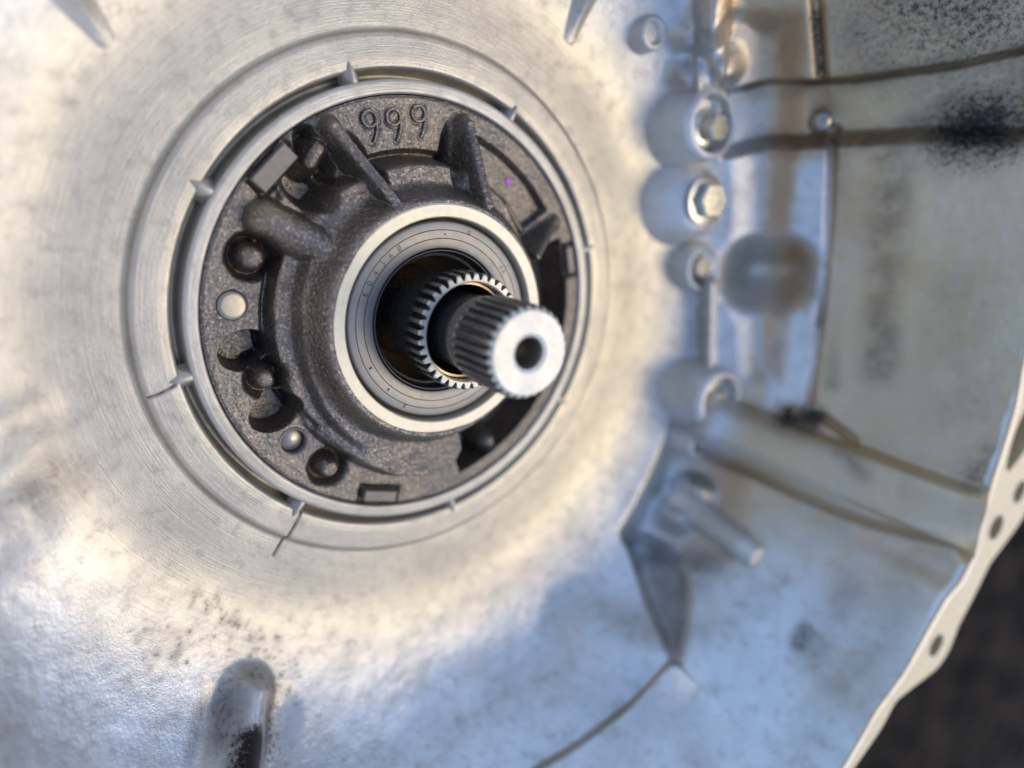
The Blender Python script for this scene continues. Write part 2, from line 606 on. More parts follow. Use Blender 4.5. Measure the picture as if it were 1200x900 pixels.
# pocket below the boss column, with a deeper wedge at its lower left
region([(806, 470), (738, 626), (768, 648), (850, 660), (910, 620), (880, 560), (848, 505)], 14.0, 5.5, 'cast_pocket', fade=((740, 620), (880, 660)))
region([(738, 632), (763, 705), (791, 776), (803, 735), (808, 690), (795, 645), (765, 630)], 17.0, 3.2, 'cast_pocket', fade=((742, 690), (822, 690)))
# wall raised past the crease below the pocket, shaped so its step reads dark
region([(788, 776), (722, 840), (625, 905), (640, 985), (900, 985), (880, 890), (830, 815)], -3.0, 1.4, None, fade=((705, 815), (850, 905)))
# step line up the wall
ridge([(952, -40), (958, 40), (962, 92)], 2.6, -2.6, soft=True)
ridge([(974, 160), (972, 240), (962, 360), (948, 470)], 2.4, -2.0, soft=True)
# cast tube running to the flange
TE = surf((1146, 622))
ridge([(838, 498), (930, 538), (1040, 582), (TE[0] * 1.02, TE[1] * 1.02, TE[2]), (TE[0] * 1.12, TE[1] * 1.12, TE[2] + 12)], 12.5, 14.0, 17.0, 12.0, 'oil_gallery_tube')
ridge([(930, 488), (962, 498), (990, 518), (1012, 552)], 3.2, 3.6, 2.4, 2.0, 'cast_lip')
ridge([(925, 484), (965, 490), (1000, 515), (1020, 548)], 2.0, -2.2)
for q_ in ((790, 602), (812, 573)):
    ridge([q_, (q_[0] + 6, q_[1] + 3)], 8, 8, soft=True)
# web joining the bosses
ridge([(836, -30), (834, 40), (826, 96)], 6.0, 6.0, 6.0, 5.0, 'cast_web')
ridge([(828, 330), (828, 440)], 3.2, 7.5, 3.2, 7.5, 'cast_web')
# crease below the pocket
ridge([(690, 735), (730, 760), (770, 770)], 20, 4.0, soft=True)
ridge([(560, 850), (640, 830), (700, 790)], 26, 1.8, soft=True)
# radial ribs round the bell floor
for a, b, hh in (((668, 44), (706, -50), 9.0), ((122, 44), (60, -40), 5.0)):
    ridge([a, b], 2.2, 0.5, 5.5, hh, 'radial_rib', sharp=True)
ridge([(40, 482), (-60, 530)], 8, 0.8, 16, 2.6, 'radial_rib', soft=True)
ridge([(0, 195), (-60, 190)], 10, 0.6, 12, 1.6, soft=True)
ridge([(25, 610), (-50, 650)], 13, 1.8, 15, 3.0, soft=True)
# sooty boss at the bottom of the bell
ridge([(288, 812), (276, 870), (262, 935)], 9.5, 9.0, 11.0, 12.0, 'cast_boss', soft=True)
ridge([(330, 830), (322, 930)], 8.0, -2.2, soft=True)
ridge([(250, 830), (238, 930)], 7.0, -1.2, soft=True)
# smaller lumps on the floor
for p, r, h in (((826, 25), 7, 5), ((803, 88), 6, 6), ((848, 72), 6, 6), ((800, 40), 5, 3), ((838, -5), 7, 5), ((1010, 300), 20, -1.6), ((1100, 270), 26, 2.0)):
    ridge([p, (p[0] + 2, p[1] + 6)], r * 1.3, h, soft=True)
# fine casting unevenness
disp += np.where(outer, 0.10 * fbm(UG / 2.2, SG / 2.2, 31, 3) * ss(95, 120, RR)[:, None], 0)

# stains (soot, brown films, hair cracks) and shade painted on edges, crease and oval
dirt_shade = np.zeros_like(disp)
film_shade = np.zeros_like(disp)
def stain_shade(px, r, a, arr, pw=1.0, to=None):
    P = [surf(px), surf(to if to else (px[0] + 1, px[1]))]
    d, _ = poly_dist(G, P)
    np.maximum(arr, a * np.clip(1 - d / r, 0, 1) ** pw, out=arr)
brown = np.zeros_like(disp)  # wall stains, plus shade painted along channel and tube edges and the lower-left corner
for p_, r_, a_, q_ in (((1045, 185), 11, 0.85, (1030, 430)), ((985, 175), 5, 0.5, (975, 450)), ((1000, 98), 7, 0.95, (1210, 62)), ((880, 112), 7, 0.8, (1000, 98)), ((880, 178), 6, 0.7, (1060, 164)), ((1060, 158), 9, 0.7, (1210, 158)),
                       ((1060, 566), 7, 0.9, (1150, 590)), ((985, 530), 5, 0.9, (1010, 552)), ((1085, 120), 20, 0.4, (1180, 110)), ((1000, 30), 14, 0.45, (1020, 80)), ((1140, 470), 22, 0.3, (1120, 340)), ((1000, 690), 12, 0.5, (950, 760)), ((1060, 700), 16, 0.45, (1000, 800)),
                       ((870, 640), 10, 0.4, (800, 690)), ((910, 30), 14, 0.35, (905, 90)), ((20, 600), 12, 0.5, (70, 560)), ((15, 480), 10, 0.35, (45, 500)), ((0, 850), 16, 0.4, (40, 880)), ((930, 300), 5, 0.3, (905, 420)), ((248, 870), 6, 0.45, (260, 810)), ((316, 860), 6, 0.55, (308, 812)), ((200, 740), 16, 0.22, (320, 770)), ((1160, 560), 12, 0.6, (1150, 600))):
    P_ = [surf(p_), surf(q_)]
    d_, _ = poly_dist(G, P_)
    np.maximum(brown, a_ * ss(r_, 0, d_), out=brown)
rs = np.random.RandomState(3)
stain_shade((274, 925), 9, 1.3, dirt_shade, to=(281, 886))
stain_shade((318, 880), 9, 0.42, dirt_shade, to=(322, 810))
stain_shade((250, 880), 10, 0.34, dirt_shade, to=(262, 800))
for k in range(70):
    q = rs.rand(2)
    stain_shade((150 + 210 * q[0], 745 + 100 * q[1] * q[0] + rs.randn() * 16), 0.7 + 2.0 * rs.rand() ** 2, 0.42, dirt_shade)
for k in range(14):
    stain_shade((225 + 80 * k / 14 + rs.randn() * 9, 690 + 60 * k / 14 + rs.randn() * 8), 1.0 + 1.2 * rs.rand(), 0.34, dirt_shade, to=(230 + 80 * k / 14, 694 + 60 * k / 14))
stain_shade((1160, 152), 19, 0.8, dirt_shade, to=(1130, 155))
stain_shade((1080, 152), 12, 0.38, dirt_shade, to=(1180, 150))
stain_shade((1150, 10), 44, 0.52, dirt_shade, to=(1090, -10))
stain_shade((1020, 45), 26, 0.36, dirt_shade, to=(1030, 75))
stain_shade((1165, 540), 14, 0.62, dirt_shade, to=(1150, 560))
stain_shade((1085, 578), 8, 0.55, dirt_shade, to=(1130, 586))
stain_shade((1132, 612), 8, 0.45, dirt_shade)
stain_shade((20, 590), 12, 0.28, dirt_shade, to=(60, 560))
stain_shade((946, 738), 6, 0.72, dirt_shade, to=(938, 752))
stain_shade((920, 680), 4, 0.5, dirt_shade)
stain_shade((1000, 690), 14, 0.3, dirt_shade, to=(960, 780))
stain_shade((1060, 740), 3, 0.6, dirt_shade)
stain_shade((925, 490), 9, 0.7, dirt_shade, to=(950, 490))
stain_shade((955, 20), 3, 0.6, dirt_shade, to=(961, 85))  # darker line along the step up the wall
stain_shade((972, 170), 3, 0.45, dirt_shade, to=(960, 380))
stain_shade((786, 778), 2.2, 0.30, dirt_shade, to=(722, 838))  # crease shade painted as a dark line, in two segments
stain_shade((722, 838), 2.4, 0.30, dirt_shade, to=(630, 900))
for p, r, a, q in (((1040, 180), 14, 0.55, (1035, 430)), ((960, 120), 30, 0.35, (1150, 110)), ((1000, 95), 9, 0.6, (1200, 62)), ((960, 520), 16, 0.5, (1120, 580)), ((1000, 40), 35, 0.3, (1100, 40)), ((1090, 330), 40, 0.25, (1090, 430)), ((880, 320), 12, 0.3, (900, 320)), ((1080, 690), 20, 0.35, (1000, 790))):  # wall film; the oval and the channel's top edge are painted shade
    stain_shade(p, r, a, film_shade, to=q)
ang_w = ss(-46, -26, np.degrees(TH))[None, :] * ss(85, 50, np.degrees(TH))[None, :] * ss(124, 136, RR)[:, None]
film_shade = np.maximum(film_shade, 1.0 * ang_w * (0.92 + 0.25 * fbm(UG / 30, SG / 30, 51, 3)))
lit_panel = poly_sdf(UG, SG, [US(surf(p)) for p in [(935, 195), (970, 180), (968, 300), (945, 470), (895, 480), (895, 420), (905, 375), (950, 350), (952, 300), (918, 270)]])
film_shade = np.clip(film_shade * ss(-3, 3, lit_panel), 0, 1)  # film cleared from the panel to paint it as a lit face
# cracks in the machined band
CR = [[(352, 598), (340, 622), (330, 640), (322, 655)], [(205, 450), (188, 460), (172, 466)]]
inner_m = (RR[:, None] > 64)
for c in CR:
    d, _ = poly_dist(G[..., :2], [at(p, -2.5)[:2] for p in c])
    disp -= np.where(inner_m, 0.4 * np.clip(1 - d / 0.6, 0, 1), 0)
    np.maximum(dirt_shade, np.where(inner_m, 0.75 * np.clip(1 - d / 0.6, 0, 1), 0), out=dirt_shade)

H = G + BASEN * disp[..., None]
NRM = grid_normals(H)
if NRM[100, 0, 2] < 0:
    NRM = -NRM
cast = np.broadcast_to(np.maximum(ss(92, 128, RR)[:, None], 0), dirt_shade.shape) + 0.0
split_grid(H, NRM, LAB, names, mats, HOUSE, dict(dirt_shade=dirt_shade, film_shade=film_shade, cast=cast, brown=brown))

# gussets bridging the groove round the pump
for k, (a, L, w) in enumerate(((105.1, 6.5, 3.0), (60.1, 5.8, 2.6), (148.2, 6.8, 3.4), (-169.4, 7.0, 3.2), (-125.0, 6.2, 3.0), (-79.2, 6.5, 2.6), (14.5, 6, 2.4), (-32.5, 6, 2.4))):
    a = math.radians(a)
    e, t = np.array([math.cos(a), math.sin(a), 0]), np.array([-math.sin(a), math.cos(a), 0])
    R0 = 61.8
    pts = [(0, w, -4.4), (0, 0.7, -0.1), (0, -0.7, -0.1), (0, -w, -4.4), (3.6, w * 0.9, -4.4), (3.2, 0.4, -0.3), (3.2, -0.4, -0.3), (3.6, -w * 0.9, -4.4), (L, 0.25, -2.2), (L, -0.25, -2.2), (4.6, 0.0, -0.8)]
    bm = bmesh.new()
    for p in pts:
        q = e * (R0 + p[0]) + t * p[1]
        bm.verts.new((q[0], q[1], p[2]))
    bmesh.ops.convex_hull(bm, input=bm.verts)
    bmesh.ops.bevel(bm, geom=bm.edges[:], offset=0.25, segments=2, affect='EDGES', profile=0.5)
    bm.verts.ensure_lookup_table()
    bm.verts.index_update()
    V = [v.co[:] for v in bm.verts]
    F = [[v.index for v in f.verts] for f in bm.faces]
    bm.free()
    mesh('gusset', V, F, MT['rim'], HOUSE, sharp=50)

# flange: flat milled face with lobes and bolt holes
def flange():
    cu = bpy.data.curves.new('flange_outline', 'CURVE')
    cu.dimensions = '2D'
    cu.fill_mode = 'BOTH'
    cu.extrude = 4.0 * MM
    def spl(pts):
        s = cu.splines.new('POLY')
        s.points.add(len(pts) - 1)
        for i, p in enumerate(pts):
            s.points[i].co = (p[0] * MM, p[1] * MM, 0, 1)
        s.use_cyclic_u = True
    A = np.radians(np.arange(-180, 180, 0.5))
    rin = np.interp(A, TH, 167.0 + dl) - 0.2
    oa = [-60, -52, -47.2, -44, -41.3, -38.3, -36.3, -33.5, -30.6, -26.5, -21, -15, -8, -2, 4]
    orr = [178, 179, 180, 178.5, 186, 195.5, 197, 194.5, 195.5, 196.5, 209, 213, 211, 200, 186]
    ro = np.full(len(A), 180.0)
    holes = [(189.9, -22.9, 4.6), (185.5, -36.7, 4.2), (197.7, -18.7, 4.2)]
    for k in range(9):
        a0 = 30 + k * 30
        a0 = a0 if a0 <= 180 else a0 - 360
        dd = (np.degrees(A) - a0 + 180) % 360 - 180
        ro = np.maximum(ro, 180 + 15 * np.exp(-(dd / 4.0) ** 2))
        holes.append((184.5, a0, 4.3))
    dg = np.degrees(A)
    ro = np.where((dg > -60) & (dg < 4), np.interp(dg, oa, orr), ro)
    for _ in range(2):
        ro = (np.roll(ro, 1) + 2 * ro + np.roll(ro, -1)) / 4
    spl([(r * math.cos(a), r * math.sin(a)) for r, a in zip(ro, A)])
    spl([(r * math.cos(a), r * math.sin(a)) for r, a in zip(rin, A)][::-1])
    for r, a, q in holes:
        a = math.radians(a)
        spl([(r * math.cos(a) + q * math.cos(w), r * math.sin(a) + q * math.sin(w)) for w in np.linspace(0, 2 * np.pi, 24, endpoint=False)][::-1])
    # lightening pocket beside the bolt holes
    pk = [(180, -10), (177.5, -13), (179.5, -16.4), (184, -16.6), (192, -13.5), (199, -9.5), (196, -6), (186, -6.5)]
    P = np.array([(r * math.cos(math.radians(a)), r * math.sin(math.radians(a))) for r, a in pk])
    Q = []
    for i in range(len(P)):
        p0, p1, p2, p3 = P[i - 1], P[i], P[(i + 1) % len(P)], P[(i + 2) % len(P)]
        for t in np.linspace(0, 1, 6, endpoint=False):
            Q.append(0.5 * ((2 * p1) + (p2 - p0) * t + (2 * p0 - 5 * p1 + 4 * p2 - p3) * t * t + (3 * p1 - p0 - 3 * p2 + p3) * t ** 3))
    spl(Q)
    tmp = bpy.data.objects.new('flange_outline', cu)
    col.objects.link(tmp)
    dg_ = bpy.context.evaluated_depsgraph_get()
    me = bpy.data.meshes.new_from_object(tmp.evaluated_get(dg_))
    bpy.data.objects.remove(tmp)
    bpy.data.curves.remove(cu)
    me.name = 'mounting_flange'
    V = np.array([v.co[:] for v in me.vertices]) / MM
    V[:, 2] += 84.0
    F = [list(p.vertices) for p in me.polygons]
    bpy.data.meshes.remove(me)
    bm = bmesh.new()
    vs_ = [bm.verts.new(p) for p in V]
    for f in F:
        try:
            bm.faces.new([vs_[i] for i in f])
        except ValueError:
            pass
    bmesh.ops.remove_doubles(bm, verts=bm.verts, dist=0.01)
    bm.verts.index_update()
    V = [v.co[:] for v in bm.verts]
    F = [[v.index for v in f.verts] for f in bm.faces]
    bm.free()
    o = mesh('mounting_flange', V, F, MT['flange'], HOUSE, sharp=35)
    for r, a, q in holes:
        a = math.radians(a)
        V, F = lathe([(q + 0.75, 88.0), (q + 0.7, 88.12), (q + 0.05, 87.7), (q - 0.05, 80.5), (q - 0.2, 79.6)], 24, (r * math.cos(a), r * math.sin(a), 0))
        mesh('bolt_hole', V, F, MT['boss'], o, sharp=40)
    return o
flange()
tz = np.linspace(-np.pi, np.pi, 720, endpoint=False)
rin_ = np.interp(tz, TH, 167.0 + dl)
rows_ = []
for dr_, z_ in ((-0.9, 85.5), (-0.3, 87.2), (1.3, 88.25), (1.6, 88.2)):
    rows_.append(np.stack([(rin_ + dr_) * np.cos(tz), (rin_ + dr_) * np.sin(tz), np.full_like(tz, z_)], -1))
mesh('flange_chamfer', np.array(rows_).reshape(-1, 3), grid_faces(4, 720)[:, ::-1], MT['boss'], HOUSE)

# outside of the bell and the case below it, down to the ground
V, F = lathe([(177, 80.5), (177, 60), (176, 30), (172, 0), (150, -30), (128, -60), (124, -150), (112, -250), (96, -330), (74, -400), (70, -ZO), (10, -ZO)], 96)
mesh('case_body', V, F[:, ::-1], MT['wall'], HOUSE, sharp=60, attrs=dict(dirt_shade=np.zeros(len(V)), film_shade=np.zeros(len(V)), cast=np.ones(len(V)), brown=np.zeros(len(V))))

# ------------------------------------------------------------------ bosses and fasteners on the right
def put_boss(px, ztop, r, rec=0.0, depth=0.0, dome=1.5, zb=None):
    zs_ = surf(px)[2]
    ztop = zs_ + ztop
    p = at(px, ztop)
    zb = min(zs_ - 8, -4)
    pr = [(r * 1.26, zb), (r * 1.08, zb + (ztop - zb) * 0.5), (r, ztop - dome * 1.4), (r - dome * 0.35, ztop - dome * 0.4), (r - dome, ztop)]
    if rec:
        pr += [(rec + 0.6, ztop), (rec, ztop - 0.7), (rec - 0.4, ztop - depth), (rec * 0.4, ztop - depth), (0.01, ztop - depth)]
    else:
        pr += [(r * 0.4, ztop + dome * 0.25), (0.01, ztop + dome * 0.3)]
    V, F = lathe(pr, 48, (p[0], p[1], 0))
    o = mesh('boss', V, F, MT['boss'], HOUSE, sharp=60)
    return ztop, p

def put_bolt(p, z, r, h, label, group=None, hexa=True):
    t = thing('bolt', label, 'bolt', (p[0], p[1], z), group)
    V, F = lathe([(r * 1.35, z), (r * 1.35, z + 0.9), (r * 1.28, z + 1.1), (0.4 * r, z + 1.1)], 32, (p[0], p[1], 0))
    mesh('washer', V, F, MT['bolt'], t, sharp=40)
    n = 6 if hexa else 24
    pr = [(r, z + 1.1), (r, z + h - 0.7), (r * 0.88, z + h), (r * 0.55, z + h), (r * 0.5, z + h - 0.5), (0.01, z + h - 0.5)]
    V, F = lathe(pr, n, (p[0], p[1], 0))
    mesh('hex_head' if hexa else 'round_head', V, F, MT['bolt'], t, sharp=25)
    return t

put_boss((768, 38), 2.5, 5.2, 3.2, 2.0, 1.0)
zt, p = put_boss((838, 145), 6.0, 12.0, 9.0, 6.0, 2.4)
put_bolt((p[0] + 2.5, p[1] - 1.0), zt - 6, 4.6, 6.0, 'zinc bolt inside the counterbored boss beside the wall channel')
zt, p = put_boss((826, 238), 6.5, 12.8, 0, 0, 4.5)
put_bolt((p[0] - 1.5, p[1] + 1), zt + 1.0, 6.2, 4.5, 'hex bolt on top of the tallest rounded boss')
zt, p = put_boss((826, 314), 3.0, 8.6, 6.6, 5.0, 1.2)
put_bolt((p[0] + 1, p[1]), zt - 5, 4.0, 4.2, 'small bolt sunk in the boss above the thin web', hexa=False)
zt, p = put_boss((846, 470), 5.0, 12.0, 8.5, 6.0, 2.4)
put_bolt((p[0] + 1, p[1] - 1), zt - 6, 4.6, 5.0, 'bolt in the boss at the head of the cast tube')
put_boss((822, 522), 1.0, 5.5, 3.5, 2.5, 1.0)

# locating pin lying in the pocket, with a rounded bright end
nrm = np.array([-0.70, 0.30, 0.65])
a, b = surf((798, 590)) - nrm * 12, surf((886, 650)) + nrm * 4
u = (b - a) / np.linalg.norm(b - a)
pts = [a + u * s for s in np.linspace(0, np.linalg.norm(b - a), 10)]
rr_ = [7.5, 7.0, 6.5, 6.1, 5.8, 5.6, 5.4, 5.3, 4.9, 3.4]
V, F = tube(pts, rr_, 16)
mesh('cast_finger', V, F, MT['boss'], HOUSE, sharp=60)
# little pin in the channel
p = surf((960, 142))
V, F = tube([p + np.array([4, 0, -3]), p + np.array([-3.0, 0, 3.0]), p + np.array([-4.2, 0, 4.0]), p + np.array([-4.7, 0, 4.4])], [3.4, 3.4, 2.8, 1.2], 16)
tag(mesh('roll_pin', V, F, MT['bright']), 'small bright pin sticking out of the wall channel', 'pin')

# ------------------------------------------------------------------ pump cover
PUMP = thing('oil_pump_cover', 'dark cast iron oil pump cover with embossed 999 and ribs around the hub', 'pump cover', (0, 0, -14))
NR, NC = 118, 1000
r = np.linspace(57.95, 30.6, NR)
th = np.linspace(-np.pi, np.pi, NC, endpoint=False)
Rm, Tm = np.meshgrid(r, th, indexing='ij')
X, Y = Rm * np.cos(Tm), Rm * np.sin(Tm)
XY = np.stack([X, Y], -1)
deg = np.degrees(Tm)
def ang(a0, a1, soft):
    """1 between two angles (a0<a1, may pass 180)"""
    c, h = (a0 + a1) / 2, (a1 - a0) / 2
    d = np.abs((deg - c + 180) % 360 - 180)
    return ss(h + soft, h - soft, d)

lab = np.zeros((NR, NC), int)
pn = {0: 'cover_face', 1: 'hub'}
# hub foot against the angle
ha = [-180, -160, -140, -120, -105, -92, -80, -74, -66, -40, 0, 25, 40, 52, 62, 75, 90, 120, 150, 180]
hr = [42.3, 43.0, 44.3, 46.5, 48.6, 49.4, 48.5, 44, 37.5, 36.5, 36.5, 37.5, 40, 41.6, 42.4, 43, 42.7, 43, 43, 42.3]
Rf = np.interp(deg, ha, hr) + 0.4 * vnoise(deg / 14, deg * 0, 5)
left = ang(140, 232, 14)
t = np.clip((Rf - Rm) / (Rf - 32.0), 0, 1)
inset = np.clip(Rf - Rm, 0, 30)
plateau = 7.0 * ss(0, 2.8, inset) + 0.10 * inset
stepped = 3.2 * ss(0, 1.5, inset) + 4.6 * ss(0.0, 2.2, (Rf - 4.6) - Rm) + 0.10 * inset
neck = 8.0 * ss(36.6, 31.6, Rm) ** 1.3
hub = np.where(t > 0, plateau * (1 - left) + stepped * left, 0) + neck
Z = hub
lab[(t > 0) & (hub > 0.8)] = 1

def add_lab(mask, name):
    k = max(pn) + 1
    pn[k] = name
    lab[mask] = k

def cap(a, b, w0, w1, h0, h1, name, sharp=False, k=1.0, z0=0.0):
    """rib from a to b (mm): half width and height grow along it"""
    global Z
    d, t_ = seg_dist(XY, a, b)
    w, h = w0 + (w1 - w0) * t_, h0 + (h1 - h0) * t_
    q = np.clip(1 - d / w, 0, 1)
    f = ss(0, 0.75, q) if sharp else np.sqrt(np.clip(1 - (d / w) ** 2, 0, 1))
    e = np.where(d < w, z0 + h * f, z0 - (d - w) * 3.0)
    Zn = smax(Z, e, k)
    if name:
        add_lab((e > Z + 0.2) & (d < w), name)
    Z = Zn

def sink(sdf, depth, soft, name=None, floor=None):
    global Z
    m = ss(soft, -soft, sdf)
    if floor is not None:
        Z = Z * (1 - m) + floor * m
    else:
        Z = Z - depth * m
    if name:
        add_lab(m > 0.5, name)

def ell(c, ax, a, b):
    ax = math.radians(ax)
    dx, dy = X - c[0], Y - c[1]
    u, v = dx * math.cos(ax) + dy * math.sin(ax), -dx * math.sin(ax) + dy * math.cos(ax)
    q = np.sqrt((u / a) ** 2 + (v / b) ** 2)
    return (q - 1) * min(a, b)

def arc_sdf(r0, r1, a0, a1):
    c, h = (a0 + a1) / 2, (a1 - a0) / 2
    d = np.abs((deg - c + 180) % 360 - 180)
    da = (d - h) * np.pi / 180 * Rm
    return np.maximum(np.maximum(r0 - Rm, Rm - r1), da)

# deep hollows on the right
sink(arc_sdf(36.0, 52.6, -18, 21), 0, 0.9, 'hollow', floor=-13.0)
sink(arc_sdf(36.4, 53.0, -74, -26), 0, 0.9, 'hollow', floor=-13.0)
# shallow arc pocket with the paint dot
sink(arc_sdf(42.6, 52.0, 33, 70), 2.6, 0.8, 'arc_pocket')
cap((29.0, 30.0), (34.5, 22.5), 1.0, 1.0, 1.2, 1.2, None)
# hollows beside the top-left rib and the tube
sink(ell((-27.5, 42.0), 118, 6.5, 3.6), 7.0, 1.2)
sink(ell((-30.5, 34.0), 140, 6.0, 3.8), 8.0, 1.4)
sink(ell((-40.0, 31.0), 40, 4.5, 2.0), 1.6, 0.8)
sink(ell((-16.0, 41.0), -60, 6.5, 2.2), 5.0, 1.0)
sink(ell((10.0, 43.0), 85, 7.0, 2.2), 5.0, 1.0)
sink(arc_sdf(42.4, 44.0, 68, 116), 2.4, 0.8)
sink(arc_sdf(42.0, 43.6, 150, 222), 2.4, 0.7)
# ribs
cap((-24.0, 48.6), (-11.8, 30.5), 3.4, 3.8, 6.0, 15.0, 'rib', True)
cap((13.9, 51.2), (14.8, 30.5), 3.4, 3.8, 6.0, 15.0, 'rib', True)
cap((46.5, 24.5), (33.0, 16.0), 2.8, 3.4, 2.0, 13.0, 'rib', True)
cap((-41.0, 26.2), (-23.5, 16.5), 5.4, 6.0, 8.0, 13.0, 'rib')
cap((-26.8, 43.6), (-29.2, 40.0), 2.0, 2.0, 2.2, 2.6, None)
# domes with a moat, and kidney pockets down the left side
for c, rr0, hh in (((-45.0, 17.4), 4.4, 4.2), ((-43.5, -13.8), 3.9, 2.8), ((-28.0, -41.6), 4.1, 2.6)):
    d = np.hypot(X - c[0], Y - c[1])
    Z = Z - 4.5 * np.exp(-((d - rr0) / 1.2) ** 2)
    add_lab(d < rr0, 'cast_dome')
    Z = np.where(d < rr0, Z + hh * np.sqrt(np.clip(1 - (d / rr0) ** 2, 0, 1)) * 0.85, Z)
sink(ell((-47.8, -6.0), 12, 6.2, 4.7), 9.5, 0.6, 'kidney_pocket')
sink(ell((-41.6, -23.2), 24, 6.2, 4.7), 9.5, 0.6, 'kidney_pocket')
# knobs in the lower right hollow
for c, rr0, hh in (((13.8, -41.5), 4.2, 8.0), ((26.0, -44.5), 4.4, 8.0), ((20, -38), 2.5, 3.0)):
    d = np.hypot(X - c[0], Y - c[1])
    add_lab(d < rr0, 'cast_dome')
    Z = np.where(d < rr0, smax(Z, -12 + hh * 1.4 * np.clip(1 - (d / rr0) ** 2, 0, 1) ** 0.4, 0.6), Z)
# bored holes
for c, rr0, dp in (((-50.3, 5.7), 3.4, 2.2), ((-37.2, -32.5), 3.5, 4.5)):
    sink(np.hypot(X - c[0], Y - c[1]) - rr0, dp, 0.25)
# recessed seats round the milled pads
PADS = [((-37.9, 38.6), 45.5, 6.2, 2.4, 0.9), ((-13.2, -53.2), -14.0, 5.2, 1.7, 1.8), ((53.9, 12.8), -79.0, 4.3, 1.3, 0.8)]
for c, a_, hx, hy, zt in PADS:
    ca, sa = math.cos(math.radians(a_)), math.sin(math.radians(a_))
    u = (X - c[0]) * ca + (Y - c[1]) * sa
    v = -(X - c[0]) * sa + (Y - c[1]) * ca
    sink(np.maximum(np.abs(u) - hx, np.abs(v) - hy) - 0.9, 1.5, 0.7)
for px_ in ((434, 148), (462, 146), (491, 142)):
    c_ = at(px_, 0.2)
    d1 = np.abs(np.hypot(X - c_[0] + 0.15, Y - c_[1] - 1.9) - 2.0)
    d2, _ = poly_dist(XY, [(c_[0] + 1.9, c_[1] + 0.9), (c_[0] + 1.7, c_[1] - 0.8), (c_[0] + 0.5, c_[1] - 4.0)])
    Z = Z - 0.25 * ss(1.3, 0.6, np.minimum(d1, d2))
# small unevenness of the raw casting; the outer edge stays true
edge = ss(57.9, 56.6, Rm)
Z = Z + edge * (0.28 * fbm(X / 5, Y / 5, 3, 3) + 0.13 * fbm(X / 1.3, Y / 1.3, 9, 2))
Z = Z - 0.35 * ss(57.2, 57.9, Rm)
Gp = np.stack([X, Y, Z], -1)
Np = grid_normals(Gp)
if Np[2, 0, 2] < 0:
    Np = -Np
split_grid(Gp, Np, lab, pn, {k: MT['iron'] for k in pn}, PUMP)
# side of the cover inside the bore
V, F = lathe([(57.95, -14), (57.95, -0.35)], 200)
mesh('cover_edge', V, F, MT['iron'], PUMP)
# milled pads
for c, a_, hx, hy, zt in PADS:
    ca, sa = math.cos(math.radians(a_)), math.sin(math.radians(a_))
    V, F = box(c, (ca, sa), (-sa, ca), hx, hy, -6, zt, 0.35)
    mesh('milled_pad', V, F, MT['pad'], PUMP, sharp=20)
# plugs in the bored holes
c = (-50.3, 5.7)
V, F = lathe([(3.6, -2.6), (3.6, 0.45), (3.3, 0.75), (2.6, 0.82), (1.0, 0.84), (0.01, 0.84)], 32, (c[0], c[1], 0))
mesh('plug', V, F, MT['bright'], PUMP, sharp=60)
c = (-37.2, -32.5)
V, F = lathe([(4.15, -0.3), (4.0, 0.22), (3.5, 0.05), (3.3, -0.4), (3.25, -5.0)], 40, (c[0], c[1], 0))
o = mesh('plug_bore', V, F, MT['pad'], PUMP, sharp=40)
V, F = lathe([(3.2, -5), (3.2, -1.9), (2.8, -1.5), (0.01, -1.3)], 32, (c[0] - 0.2, c[1] + 0.2, 0))
mesh('plug', V, F, MT['bright'], PUMP, sharp=60)
# paint dot
c = at((596, 213), -2.4)
V, F = lathe([(1.35, -2.9), (1.3, -2.35), (0.9, -2.2), (0.5, -2.28), (0.01, -2.3)], 20, (c[0], c[1], 0))
mesh('paint_dot', V, F, MT['purple'], PUMP)
# embossed number
def nine(px, lean=0.0, s=1.0):
    c = at(px, 0.2)
    pts = []
    for w in np.linspace(-40, 300, 22):
        w = math.radians(w)
        pts.append((1.95 * math.cos(w), 1.9 + 2.1 * math.sin(w)))
    pts = pts[::-1]
    pts = [p for p in pts]
    tail = [(1.95, 0.9), (1.85, -0.6), (1.35, -2.4), (0.9, -3.6), (0.4, -4.0)]
    loop = [(1.95 * math.cos(math.radians(w)), 1.9 + 2.0 * math.sin(math.radians(w))) for w in np.linspace(-25, 360, 26)]
    P = loop + tail
    ca, sa = math.cos(lean), math.sin(lean)
    Q = [(c[0] + s * (x * ca - y * sa), c[1] + s * (x * sa + y * ca), 0.18) for x, y in P]
    V, F = tube(Q, 0.46 * s, 8, 0.7)
    mesh('embossed_digit', V, F, MT['iron'], PUMP, sharp=70)
nine((434, 148), 0.10)
nine((462, 146), 0.06)
nine((491, 142), 0.02)
# ground collar that carries the seal
V, F = lathe([(31.0, 12), (31.0, 16.2), (30.6, 16.6), (27.8, 16.6), (27.5, 16.3), (27.4, 5), (20.5, 5), (20.5, -14), (31.0, -14), (31.0, 12)], 200)
mesh('collar', V, F, MT['collar'], PUMP, sharp=30)
V, F = lathe([(32.2, 8), (31.25, 15.0), (31.05, 16.0), (30.9, 16.0)], 200)
mesh('collar_skirt', V, F, MT['iron'], PUMP, sharp=60)

